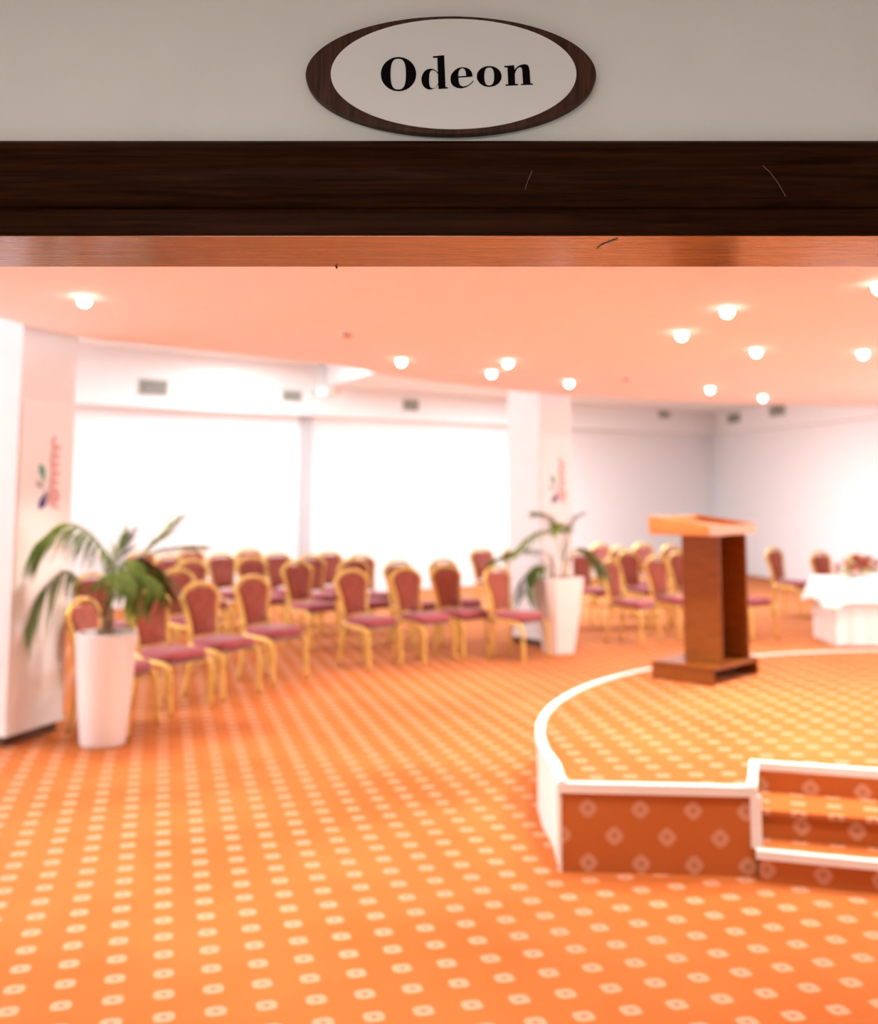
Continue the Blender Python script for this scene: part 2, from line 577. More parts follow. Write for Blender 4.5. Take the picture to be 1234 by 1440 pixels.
def sweep_x(prof, x0, x1):
    bm = nb()
    a = [bm.verts.new((x0, y, z)) for y, z in prof]
    b = [bm.verts.new((x1, y, z)) for y, z in prof]
    bm.faces.new(a)
    bm.faces.new(b)
    for i in range(len(prof)):
        j = (i + 1) % len(prof)
        bm.faces.new((a[i], a[j], b[j], b[i]))
    return bm


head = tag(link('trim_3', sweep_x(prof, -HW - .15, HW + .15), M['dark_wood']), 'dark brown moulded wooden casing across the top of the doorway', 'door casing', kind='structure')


def scratch(name, pts, r):
    link(name, tube(nb(), pts, r, 5), M['notch_scratch'], head)


M['notch_scratch'] = mat('scratch_pale', (0.16, 0.10, 0.07), 0.6, var=0.05)
scratch('scratch', [ony(x, y, YC - .0022) for x, y in ((1072, 233), (1082, 242), (1094, 258), (1104, 276))], .0005)
scratch('scratch', [ony(x, y, YC - .0022) for x, y in ((748, 240), (742, 254), (738, 266))], .0005)
link_s = tag(link('trim_4', box(nb(), -HW, HW, YC + .006, YF, ZL, ZL + .03), M['soffit_lit_wood']), 'glossy wooden underside of the door lintel with orange carpet bounce in its colour', 'door lintel', kind='structure')
link('chip', tube(nb(), [onz(x, y, ZL - .001) for x, y in ((839, 350), (845, 345), (854, 341), (868, 336))], .0009, 6), M['notch_scratch'], link_s)
link('chip', tube(nb(), [Vector((ony(472, 373, YF).x, YF - .004, ZL + .002)), Vector((ony(474, 376, YF).x, YF - .006, ZL - .004))], .0018, 6), M['dark_wood'], link_s)
for s, n in ((-1, 'trim_5'), (1, 'trim_6')):
    bm = box(nb(), min(s * HW, s * (HW + .15)), max(s * HW, s * (HW + .15)), YC, YW, 0, ZL, .006)
    box(bm, min(s * HW, s * (HW + .06)), max(s * HW, s * (HW + .06)), YC + .006, YF, 0, ZL)
    tag(link(n, bm, M['dark_wood']), 'dark wooden casing down the %s side of the doorway' % ('left' if s < 0 else 'right'), 'door casing', kind='structure')

# grey pilaster between the two fields of the back wall
pp = onwall(428, 690, HALL_A + bn * REC, HALL_B + bn * REC)
bm = nb()
prism(bm, [Vector((pp.x, pp.y)) + bd * a - bn * b for a, b in ((-.11, 0), (-.09, .08), (.09, .08), (.11, 0))], 0, 3.0)
tag(link('trim_7', bm, M['grey_paint']), 'slim grey pilaster dividing the white back wall', 'pilaster', kind='structure')


# ------------------------------------------------------------------ columns with the logo panels
def loops_script(n, w, h):
    """illegible looping handwriting stroke, n loops along +v"""
    pts = []
    for i in range(n * 14 + 1):
        t = i / 14
        pts.append((w * (0.5 * math.sin(2 * PI * t) + .12 * math.sin(2 * PI * t * .37)), h * (t + .42 * math.cos(2 * PI * t)) / n))
    return pts


def make_column(name, corner, face_dir, face_len, depth_dir, depth, label):
    """corner: near plan corner; the logo face runs from it along face_dir"""
    c, fd, dd = Vector(corner), Vector(face_dir).normalized(), Vector(depth_dir).normalized()
    ctr = c + fd * face_len / 2 + dd * depth / 2
    root = tag(empty(name, (ctr.x, ctr.y, 0)), label, 'column', 'white columns at the edge of the round ceiling')
    loc = lambda p, z: Vector((p.x - ctr.x, p.y - ctr.y, z))
    P = lambda a, b: c + fd * a + dd * b - ctr

    def slab(nm, a0, a1, b0, b1, z0, z1, m):
        return link(nm, prism(nb(), [P(a0, b0), P(a1, b0), P(a1, b1), P(a0, b1)], z0, z1), m, root)
    slab('shaft', 0, face_len, 0, depth, .09, ZH, M['column'])
    slab('plinth', .03, face_len - .03, .03, depth - .03, 0, .09, M['plinth'])
    slab('base_lip', -.012, face_len + .012, -.012, depth + .012, .075, .10, M['trim'])
    zp = 2.36
    pan = slab('panel', .012, face_len - .012, -.012, 0, .10, zp, M['panel'])
    # logo on the panel
    u0, v0 = face_len * .50, 1.90

    def place(u, v, d):
        q = c + fd * (u0 + u) - dd * (.0125 + d)
        return Vector((q.x - ctr.x, q.y - ctr.y, v0 + v))
    bm = nb()
    tube(bm, [place(.085 + a, -.26 + b, .002) for a, b in loops_script(7, .07, .44)], .010, 5)
    tube(bm, [place(.085 + a, b, .002) for a, b in ((.05, -.30), (-.05, -.27), (-.06, -.2), (.03, -.17), (.05, -.24), (.0, -.27))], .012, 5)
    link('logo_script', bm, M['logo_pink'], pan)

    def drop(nm, p0, p1, wid, m, bend):
        out = []
        p0, p1 = Vector(p0), Vector(p1)
        d = p1 - p0
        nrm = Vector((-d.y, d.x)).normalized()
        for s in (1, -1):
            rng = [k / 12 for k in range(13)] if s == 1 else [k / 12 for k in range(11, 0, -1)]
            for t in rng:
                q = p0 + d * t + nrm * (s * wid * math.sin(PI * t ** 1.6) + bend * math.sin(PI * t))
                out.append((q.x, q.y))
        link(nm, flat_shape(nb(), out, [], place, .003), m, pan)
    drop('logo_leaf', (-.03, -.135), (-.085, .01), .030, M['logo_green'], -.01)
    drop('logo_leaf', (-.015, -.16), (-.115, -.11), .022, M['logo_grey'], .01)
    drop('logo_leaf', (.0, -.17), (-.075, -.31), .038, M['logo_purple'], .015)
    return root


make_column('column', (-2.915, 7.50), (.30, .95), .61, (-.95, .30), .62, 'near white column behind the left palm with a green and purple leaf logo')
cc = onz(761, 910)
make_column('column', (cc.x, cc.y), (.80, .60), .50, (-.60, .80), .55, 'far white column rising behind the right-hand palm pot, beneath the ceiling edge')

# ------------------------------------------------------------------ ceiling downlights
lamps = [
    ((119, 417), 'recessed ceiling downlight farthest left, above the near column'),
    ((564, 505), 'recessed ceiling downlight at the ceiling edge left of the close pair'),
    ((714, 507), 'recessed ceiling downlight, upper one of the close pair near the far column'),
    ((691, 522), 'recessed ceiling downlight, lower one of the close pair near the far column'),
    ((800, 536), 'recessed ceiling downlight directly above the far column'),
    ((1022, 433), 'recessed ceiling downlight highest in view above the lectern'),
    ((958, 467), 'recessed ceiling downlight just left of and below the highest lamp above the lectern'),
    ((1063, 491), 'recessed ceiling downlight second row above the lectern, right of its top'),
    ((1213, 494), 'recessed ceiling downlight near the right edge of the picture'),
    ((998, 545), 'recessed ceiling downlight, left one of the two small lamps at the far right ceiling edge'),
    ((1072, 557), 'recessed ceiling downlight, right one of the two small lamps at the far right ceiling edge'),
    ((1236, 398), 'recessed ceiling downlight cut by the right border of the picture'),
]
LAMP_W, LAMP_C = 160, (1.0, 0.90, 0.80)


def spot(name, loc, power, parent=None):
    l = bpy.data.lights.new(name, 'SPOT')
    l.energy, l.color = power, LAMP_C
    l.spot_size, l.spot_blend = math.radians(86), 0.6
    l.shadow_soft_size = .06
    s = bpy.data.objects.new(name, l)
    COL.objects.link(s)
    s.location = loc
    if parent:
        s.parent = parent
    return s


ring_me = lens_me = None
for (x, y), lab in lamps:
    p = onz(x, y, ZD)
    r = tag(empty('downlight', p), lab, 'ceiling lamp', 'recessed downlights in the round ceiling')
    if ring_me is None:
        a = link('ring', lathe(nb(), [(.030, .004), (.030, -.004), (.040, -.008), (.048, -.003), (.048, .004)], 24), M['ring'], r, True)
        b = link('lens', lathe(nb(), [(.001, -.060), (.014, -.057), (.026, -.049), (.034, -.036), (.036, -.024), (.033, -.010), (.026, .003)], 24), M['lens'], r, True)
        ring_me, lens_me = a.data, b.data
    else:
        for nm, me in (('ring', ring_me), ('lens', lens_me)):
            q = bpy.data.objects.new(nm, me)
            COL.objects.link(q)
            q.parent = r
    spot('downlight_beam', (0, 0, -.09), LAMP_W, r)
# extra beams without fittings, added to brighten the carpet and stage
for x, y in ((3.4, 6.2), (5.0, 6.8), (6.5, 8.4), (5.2, 9.6), (4.6, 11.2), (6.6, 11.6), (.9, 6.6), (-.6, 6.2), (-.6, 4.3), (-1.9, 4.3), (-.9, 3.0), (1.2, 4.55), (2.6, 4.2), (-2.0, 7.4)):
    spot('downlight_beam', (x, y, ZD - .09), LAMP_W)

for (x, y), lab in (((488, 468), 'small round detector on the ceiling above the projector'), ((880, 531), 'small round detector on the ceiling right of the far column')):
    d = tag(empty('smoke_detector', onz(x, y, ZD)), lab, 'smoke detector')
    link('base', lathe(nb(), [(.055, 0), (.055, -.012), (.05, -.016)], 24), M['plastic'], d, True)
    link('sensor', lathe(nb(), [(.034, -.016), (.03, -.03), (.001, -.034)], 24), M['red_plastic'], d, True)


# ------------------------------------------------------------------ wall vents
def vent(px, py, a, b, w_, h_, lab):
    p = onwall(px, py, a, b)
    d = (Vector(b) - Vector(a)).normalized()
    r = tag(empty('air_vent', p, math.atan2(d.y, d.x)), lab, 'air vent', 'air vents in the bulkheads')
    bm = nb()
    for x0, x1, z0, z1 in ((-w_ / 2, w_ / 2, h_ / 2 - .02, h_ / 2), (-w_ / 2, w_ / 2, -h_ / 2, -h_ / 2 + .02), (-w_ / 2, -w_ / 2 + .02, -h_ / 2, h_ / 2), (w_ / 2 - .02, w_ / 2, -h_ / 2, h_ / 2)):
        box(bm, x0, x1, -.02, .0, z0, z1)
    link('frame', bm, M['vent'], r)
    link('backing', box(nb(), -w_ / 2 + .02, w_ / 2 - .02, -.003, 0, -h_ / 2 + .02, h_ / 2 - .02), M['vent_dark'], r)
    bm = nb()
    k = int(h_ / .035)
    for i in range(k):
        z = -h_ / 2 + h_ * (i + .5) / k
        box(bm, -w_ / 2 + .02, w_ / 2 - .02, -.008, .008, z - .010, z + .010, 0, Matrix.Translation((0, 0, 0)))
    link('louvre', bm, M['vent'], r)['kind'] = 'stuff'


vent(215, 545, HALL_A, HALL_B, .46, .24, 'air vent above the near column side of the back wall, leftmost')
vent(410, 557, HALL_A, HALL_B, .36, .18, 'pale air vent just left of the projector')
vent(577, 570, HALL_A, HALL_B, .34, .20, 'dark air vent between the projector and the far column')
vent(933, 583, HALL_A, HALL_B, .34, .14, 'air vent on the bulkhead above the lectern')
vent(1032, 588, RW_A, RW_B, .55, .20, 'air vent on the right bulkhead next to the hall corner')
vent(1093, 577, RW_A, RW_B, .6, .22, 'air vent on the right bulkhead, farther right of the hall corner')

# ------------------------------------------------------------------ projector
pj = onwall(455, 552, HALL_A - bn * .9, HALL_B - bn * .9)
r = tag(empty('projector', pj, math.radians(-40)), 'white projector on a ceiling mount in front of the bulkhead', 'projector')
link('body', box(nb(), -.16, .16, -.12, .12, -.05, .06, .015), M['plastic'], r)
link('lens', lathe(nb(), [(.045, -.05), (.05, 0), (.04, .03)], 20), M['dark_plastic'], r).matrix_local = Matrix.Translation((-.07, -.13, 0)) @ Matrix.Rotation(PI / 2, 4, 'X')
link('mount_plate', box(nb(), -.20, -.02, -.06, .06, .06, .085, .004), M['dark_plastic'], r)
link('mount_pole', tube(nb(), [(-.06, 0, .08), (-.06, 0, ZH - pj.z)], .018, 8), M['vent'], r)
link('cable_box', box(nb(), .17, .30, -.06, .06, -.04, .03, .008), M['red_plastic'], r)

# ------------------------------------------------------------------ oval sign
YS = YW - .020                                                # face of the sign board
p0, p1 = ony(429.5, 107, YS), ony(838, 107, YS)
zt, zb = ony(633, 23, YS).z, ony(633, 188, YS).z
scx, srx = (p0.x + p1.x) / 2, (p1.x - p0.x) / 2
scz, srz = (zt + zb) / 2, (zt - zb) / 2
sg = tag(empty('oval_sign', (scx, YW, zb)), 'oval walnut door sign with white face lettered Odeon', 'sign')


def ell(cx, cz, rx, rz, n=96, e=2.0):
    out = []
    for k in range(n):
        t = 2 * PI * k / n
        c, s = math.cos(t), math.sin(t)
        out.append((cx + rx * math.copysign(abs(c) ** (2 / e), c), cz + rz * math.copysign(abs(s) ** (2 / e), s)))
    return out


def sign_place(y_back):
    return lambda u, v, d: Vector((u - scx, y_back - d - YW, v - zb))


bm = flat_shape(nb(), ell(scx, scz, srx, srz), [], sign_place(YW), .020)
o = link('board', bm, M['sign_wood'], sg)
q0, q1 = ony(465, 104, YS), ony(810, 104, YS)
it, ib = ony(637, 27, YS).z, ony(637, 182, YS).z
link('face', flat_shape(nb(), ell((q0.x + q1.x) / 2, (it + ib) / 2, (q1.x - q0.x) / 2, (it - ib) / 2), [], sign_place(YS), .0015), M['sign_face'], sg)
YL = YS - .0015


def zpt(u, v):
    p = ony(520 + u / 4.936, 60 + v / 4.936, YL)
    return (p.x, p.z)


def zell(cx, cy, rx, ry, e=2.0, n=64):
    return [zpt(*p) for p in ell(cx, cy, rx, ry, n, e)]


def smooth_poly(pts, n=4):
    P = [Vector((p[0], p[1], 0)) for p in pts]
    return [(v.x, v.y) for v in spline(P, n)]


letters = {
    'letter_o_capital': [(zell(198, 219, 123, 118), [zell(196, 219, 53, 107, 2.7)])],
    'letter_d': [([zpt(*p) for p in ((435, 96), (515, 88), (524, 309), (541, 311), (541, 318), (475, 322), (467, 105), (438, 106))], []),
                 ([zpt(*p) for p in smooth_poly([(471, 207), (450, 190), (425, 182), (400, 186), (378, 200), (362, 228), (357, 258), (363, 288), (378, 310), (400, 323), (425, 325), (452, 313), (474, 290)])
                   + smooth_poly([(473, 280), (462, 302), (448, 315), (430, 317), (418, 308), (412, 288), (410, 250), (414, 212), (424, 195), (440, 192), (458, 202), (471, 218)])], [])],
    'letter_e': [([zpt(*p) for p in smooth_poly([(711, 236), (708, 212), (694, 190), (670, 176), (640, 172), (610, 178), (585, 195), (565, 222), (558, 250), (563, 280), (580, 302), (605, 314), (635, 317), (665, 310), (690, 296), (708, 280), (718, 268)])
                   + smooth_poly([(713, 265), (700, 281), (680, 296), (657, 304), (638, 303), (622, 290), (615, 264), (613, 243)])], [[zpt(*p) for p in smooth_poly([(613, 235), (614, 210), (623, 187), (640, 179), (656, 185), (664, 205), (667, 231)])]])],
    'letter_o': [(zell(827, 235, 86, 72), [zell(827, 235, 34, 63, 2.5)])],
    'letter_n': [([zpt(*p) for p in ((930, 163), (1000, 157), (1003, 185), (1007, 287), (1028, 288), (1028, 296), (942, 300), (938, 292), (959, 290), (953, 172), (933, 172))], []),
                 ([zpt(*p) for p in smooth_poly([(1003, 192), (1015, 174), (1035, 160), (1060, 152), (1085, 152), (1100, 165), (1107, 190)])
                   + [(1113, 283), (1131, 285), (1131, 292), (1048, 295), (1045, 288), (1062, 286)]
                   + smooth_poly([(1056, 188), (1050, 174), (1036, 171), (1021, 182), (1011, 200), (1005, 218)])], [])],
}
for nm, shapes in letters.items():
    bm = nb()
    for outer, holes in shapes:
        flat_shape(bm, outer, holes, sign_place(YL), .0008)
    link(nm, bm, M['ink'], sg)

# ------------------------------------------------------------------ stage
SZ, RH = 0.38, 0.38 / 3
SC, SR = Vector((4.0, 5.9)), 3.47
fl = onz(785, 1103, SZ).to_2d()                              # front left corner
nl = onz(1060, 1109, SZ).to_2d()                             # left corner of the stair notch
fdir = (nl - fl).normalized()
fnrm = Vector((fdir.y, -fdir.x))                             # towards the camera
sdir = Vector((0.954, -0.300)).normalized()                  # the steps and the front beyond them turn a little
snrm = Vector((sdir.y, -sdir.x))
ND, NWID = 0.49, 1.45
stage = tag(empty('stage', (SC.x, SC.y, 0)), 'rounded low carpeted stage with white edging and inset steps', 'stage')
S0 = Vector((SC.x, SC.y))
a0 = math.atan2((fl - SC).y, (fl - SC).x)
arc = []
a_start = PI + math.asin(min(1, (SC.y - fl.y) / SR)) - .02
npt = 40
for k in range(npt + 1):
    t = a_start - (a_start - math.radians(-8)) * k / npt
    arc.append(SC + Vector((math.cos(t), math.sin(t))) * SR)
arc[0] = fl
na, nbk = nl, nl - snrm * ND
nc, nd_ = nbk + sdir * NWID, nl + sdir * NWID
fr_end = nd_ + sdir * 3.6
top = arc + [fr_end, nd_, nc, nbk, na]
loc2 = lambda p: (p[0] - S0.x, p[1] - S0.y)
o = link('deck', prism(nb(), [loc2(p) for p in top], SZ - .02, SZ), M['carpet'], stage)
so = onz(827, 1081, SZ)
uv_lattice(o, lattice((so.x - S0.x, so.y - S0.y), math.radians(6), .160))
# white curved side skirt
bm = nb()
for a, b in zip(arc, arc[1:]):
    m_in = lambda p: p + (SC - p).normalized() * .03
    prism(bm, [loc2(p) for p in (a, b, m_in(b), m_in(a))], 0, SZ - .02)
link('side_skirt', bm, M['trim'], stage)


def riser(nm, p, q, z0, z1, phase, nrm, along):
    """carpeted board from plan p to q (front side towards the camera)"""
    bm = prism(nb(), [loc2(v) for v in (p, q, q - nrm * .02, p - nrm * .02)], z0, z1)
    o = link(nm, bm, M['carpet'], stage)
    c45 = math.cos(PI / 4) / A_CELL

    def fn(co):
        s = (Vector((co.x, co.y)) - Vector(loc2(fl))).dot(along) - phase[0]
        z = co.z - phase[1]
        return ((s + z) * c45, (z - s) * c45)
    uv_lattice(o, fn)
    return o


pd = onwall(826, 1136.6, fl, fl + fdir)
ph = ((pd.to_2d() - fl).dot(fdir), pd.z)
riser('front_riser', fl + fdir * .004, na, 0, SZ - .02, ph, fnrm, fdir)
riser('front_riser', nd_, fr_end, 0, SZ - .02, ph, snrm, sdir)
T0, T1 = .06, .15
riser('stair_riser', na + snrm * T0, nd_ + snrm * T0, 0, RH - .02, (ph[0] + .06, .055), snrm, sdir)
riser('stair_riser', na - snrm * T1, nd_ - snrm * T1, RH, 2 * RH - .02, (ph[0] - .02, RH + .065), snrm, sdir)
riser('stair_riser', nbk + snrm * .02, nc + snrm * .02, 2 * RH, SZ - .03, (ph[0] + .03, 2 * RH + .03), snrm, sdir)
for z, b0, b1 in ((RH, -T0, T1 + .01), (2 * RH, T1 - .012, ND - .01)):
    o = link('stair_tread', prism(nb(), [loc2(v) for v in (na - snrm * b0, nd_ - snrm * b0, nd_ - snrm * b1, na - snrm * b1)], z - .02, z), M['carpet'], stage)
    uv_lattice(o, lattice((so.x - S0.x, so.y - S0.y), math.radians(-17), .160))
for p, q in ((na, nbk), (nd_, nc)):
    d = .012 if p is na else -.012
    link('stair_side_board', prism(nb(), [loc2(v) for v in (p + snrm * T0, q, q + sdir * d, p + snrm * T0 + sdir * d)], 0, RH - .021), M['notch'], stage)
    link('stair_side_board', prism(nb(), [loc2(v) for v in (p, q, q + sdir * d, p + sdir * d)], RH + .001, SZ - .021), M['notch'], stage)


def trim_strip(pts, z0, z1, w0, w1, closed=False):
    """flat white strip following plan points; w0 / w1 offsets to the left of the walking direction"""
    bm = nb()
    L, R = [], []
    n = len(pts)
    for i, p in enumerate(pts):
        t0 = (pts[i] - pts[i - 1]).normalized() if i > 0 else None
        t1 = (pts[i + 1] - pts[i]).normalized() if i < n - 1 else None
        t = ((t0 or t1) + (t1 or t0)).normalized()
        nr = Vector((-t.y, t.x))
        k = 1 / max(.35, (nr.dot(Vector((-(t1 or t0).y, (t1 or t0).x)))))
        L.append(p + nr * w0 * k)
        R.append(p + nr * w1 * k)
    vs = [[bm.verts.new((*loc2(q), z)) for q in s] for s in (L, R) for z in (z0, z1)]
    l0, l1, r0, r1 = vs
    for i in range(n - 1):
        bm.faces.new((l0[i], l0[i + 1], l1[i + 1], l1[i]))
        bm.faces.new((r0[i], r0[i + 1], r1[i + 1], r1[i]))
        bm.faces.new((l1[i], l1[i + 1], r1[i + 1], r1[i]))
        bm.faces.new((l0[i], l0[i + 1], r0[i + 1], r0[i]))
    bm.faces.new((l0[0], l1[0], r1[0], r0[0]))
    bm.faces.new((l0[-1], l1[-1], r1[-1], r0[-1]))
    return link('edge_trim', bm, M['trim'], stage)


trim_strip(arc, SZ - .035, SZ + .008, .008, -.040)
trim_strip([fl, na], SZ - .035, SZ + .008, -.010, .035)
trim_strip([na, nbk, nc, nd_], SZ - .035, SZ + .008, -.010, .032)
trim_strip([nd_, fr_end], SZ - .035, SZ + .008, -.010, .035)
trim_strip([na + snrm * T0, nd_ + snrm * T0], RH - .028, RH + .008, -.012, .03)
link('corner_post', prism(nb(), [loc2(v) for v in (fl + fnrm * .006 - fdir * .006, fl + fnrm * .006 + fdir * .012, fl - fnrm * .02 + fdir * .012, fl - fnrm * .02 - fdir * .006)], 0, SZ - .03), M['trim'], stage)
link('corner_post', prism(nb(), [loc2(v) for v in (na + snrm * .012 - sdir * .02, na + snrm * .012 + sdir * .028, na - snrm * .02 + sdir * .028, na - snrm * .02 - sdir * .02)], RH, SZ - .03), M['trim'], stage)

# ------------------------------------------------------------------ lectern
Fc = onz(1003, 965.5, SZ)
Lc = onz(913, 955, SZ)
e1 = Matrix.Rotation(math.radians(-3.5), 2) @ (Lc - Fc).to_2d().normalized()                         # along the closed side, towards the audience
e2 = Vector((-e1.y, e1.x))
if e2.y < 0:
    e2 = -e2
BW, BD = (Lc - Fc).length, .70
lect = tag(empty('lectern', (Fc.x, Fc.y, SZ + .003)), 'brown wooden lectern with tray top and open back standing on the stage', 'lectern')


def lp(a, b):
    v = e1 * a + e2 * b
    return (v.x, v.y)


def lbox(nm, a0, a1, b0, b1, z0, z1, m, parent=lect, bev=.006):
    bm = prism(nb(), [lp(a0, b0), lp(a1, b0), lp(a1, b1), lp(a0, b1)], z0, z1)
    if bev:
        bmesh.ops.bevel(bm, geom=list(bm.edges), offset=bev, segments=2, affect='EDGES')
    return link(nm, bm, m, parent)


# hollow plinth, open towards the speaker
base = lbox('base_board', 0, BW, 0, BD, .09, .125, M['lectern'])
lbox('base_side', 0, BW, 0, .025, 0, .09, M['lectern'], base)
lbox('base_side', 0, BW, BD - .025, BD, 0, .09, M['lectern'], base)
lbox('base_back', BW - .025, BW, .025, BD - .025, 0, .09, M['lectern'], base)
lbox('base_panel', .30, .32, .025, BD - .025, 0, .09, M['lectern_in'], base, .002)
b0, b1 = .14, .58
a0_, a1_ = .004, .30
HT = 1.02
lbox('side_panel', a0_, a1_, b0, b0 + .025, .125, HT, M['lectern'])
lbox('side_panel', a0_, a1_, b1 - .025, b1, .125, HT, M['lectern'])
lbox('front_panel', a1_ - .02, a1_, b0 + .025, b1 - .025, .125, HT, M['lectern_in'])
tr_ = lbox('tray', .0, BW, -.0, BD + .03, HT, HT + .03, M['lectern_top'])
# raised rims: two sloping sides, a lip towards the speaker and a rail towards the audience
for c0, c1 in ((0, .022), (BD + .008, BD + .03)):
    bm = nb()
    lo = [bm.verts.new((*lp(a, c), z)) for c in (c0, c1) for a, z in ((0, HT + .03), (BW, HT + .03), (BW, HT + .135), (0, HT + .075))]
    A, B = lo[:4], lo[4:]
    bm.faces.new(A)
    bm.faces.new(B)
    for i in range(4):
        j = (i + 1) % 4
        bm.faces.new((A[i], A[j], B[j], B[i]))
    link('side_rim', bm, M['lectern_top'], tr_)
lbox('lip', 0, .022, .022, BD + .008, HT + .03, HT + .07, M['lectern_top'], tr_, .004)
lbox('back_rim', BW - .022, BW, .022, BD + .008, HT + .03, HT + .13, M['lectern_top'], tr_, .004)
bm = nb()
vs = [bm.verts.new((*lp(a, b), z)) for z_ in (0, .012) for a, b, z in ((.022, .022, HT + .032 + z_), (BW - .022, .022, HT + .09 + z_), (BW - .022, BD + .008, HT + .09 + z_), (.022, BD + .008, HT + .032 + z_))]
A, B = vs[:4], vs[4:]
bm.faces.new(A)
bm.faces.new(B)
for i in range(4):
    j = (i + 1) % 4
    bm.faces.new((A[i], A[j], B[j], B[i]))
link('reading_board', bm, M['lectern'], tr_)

# ------------------------------------------------------------------ banquet chairs
def back_outline(grow=0.0):
    """half outline (y, z) of the shield-shaped back, z above the floor"""
    half = [(.150, .475), (.152, .56), (.165, .66), (.187, .755), (.203, .805), (.190, .838), (.150, .878), (.085, .910), (.0, .920)]
    return [(y * 1.07 + grow * (1 if i < 5 else .7 if i < 8 else 0), z + (grow if i > 5 else 0)) for i, (y, z) in enumerate(half)]


def rake(z):
    """how far the back leans away at height z"""
    return -.205 - .085 * max(0, (z - .45)) / .47


def make_chair():
    root = empty('banquet_chair', (0, 0, 0))
    # backrest cushion
    hf = [(y - .028, min(z, .920 - .03) if z > .86 else z) for y, z in back_outline()]
    hf = [(max(y, 0), z + .02 if i == 0 else z - (.012 if i > 4 else 0)) for i, (y, z) in enumerate(hf)]
    ol = spline([(y, z, 0) for y, z in hf], 3)
    loop = [(p.x, p.y) for p in ol] + [(-p.x, p.y) for p in reversed(ol[:-1])]
    bm = nb()
    n = len(loop)
    cy, cz = 0, .69
    rings = []
    for dx, sc in ((.0, 1.0), (.018, 1.0), (.030, .93), (.036, .80), (.040, .45)):
        rings.append([bm.verts.new((rake(z) + dx - .004, cy + (y - cy) * sc, cz + (z - cz) * sc)) for y, z in loop])
    back = [bm.verts.new((rake(z) - .016, y * .9, cz + (z - cz) * .94)) for y, z in loop]
    for a, b in zip([back] + rings, rings):
        for i in range(n):
            bm.faces.new((a[i], a[(i + 1) % n], b[(i + 1) % n], b[i]))
    bm.faces.new(rings[-1])
    bm.faces.new(back)
    link('backrest', bm, M['fabric'], root, True)
    # gold hoop round the back
    full = [(y, z, 0) for y, z in back_outline()]
    ol = spline(full, 3)
    pts = [Vector((rake(p.y), p.x, p.y)) for p in ol] + [Vector((rake(p.y), -p.x, p.y)) for p in reversed(ol[:-1])]
    link('back_frame', tube(nb(), pts, .021, 6, rx=.021), M['gold'], root, True)
    # seat cushion
    bm = nb()
    sh = []
    for k in range(28):
        t = 2 * PI * k / 28
        c, s = math.cos(t), math.sin(t)
        x = .215 * math.copysign(abs(c) ** .42, c)
        y = math.copysign(abs(s) ** .42, s) * (.205 + .02 * (x / .215))
        sh.append((x, y))
    rr = [[bm.verts.new((x * k, y * k, z)) for x, y in sh] for k, z in ((.94, .405), (1.0, .415), (1.03, .435), (1.0, .462), (.88, .478), (.5, .486))]
    for a, b in zip(rr, rr[1:]):
        for i in range(28):
            bm.faces.new((a[i], a[(i + 1) % 28], b[(i + 1) % 28], b[i]))
    bm.faces.new(rr[0])
    bm.faces.new(rr[-1])
    link('seat', bm, M['seat'], root, True)
    link('seat_frame', box(nb(), -.20, .19, -.19, .19, .385, .408, .004), M['dark_plastic'], root)
    for s in (-1, 1):
        # side rail that bends down into the front leg
        f = spline([(-.205, s * .175, .43), (-.10, s * .20, .405), (.10, s * .215, .395), (.185, s * .218, .375), (.215, s * .218, .32), (.222, s * .218, .20), (.235, s * .22, .0)], 4)
        link('leg', tube(nb(), f, .019, 6), M['gold'], root, True)
        rl = spline([(rake(.48), s * .150, .485), (-.205, s * .155, .40), (-.215, s * .165, .22), (-.255, s * .175, .0)], 4)
        link('leg', tube(nb(), rl, .018, 6), M['gold'], root, True)
    link('stretcher', tube(nb(), [(-.212, -.16, .26), (-.212, .16, .26)], .008, 6), M['gold'], root, True)
    return root


def copy_thing(src):
    c = src.copy()
    COL.objects.link(c)
    for ch in src.children:
        k = ch.copy()
        COL.objects.link(k)
        k.parent = c
    return c


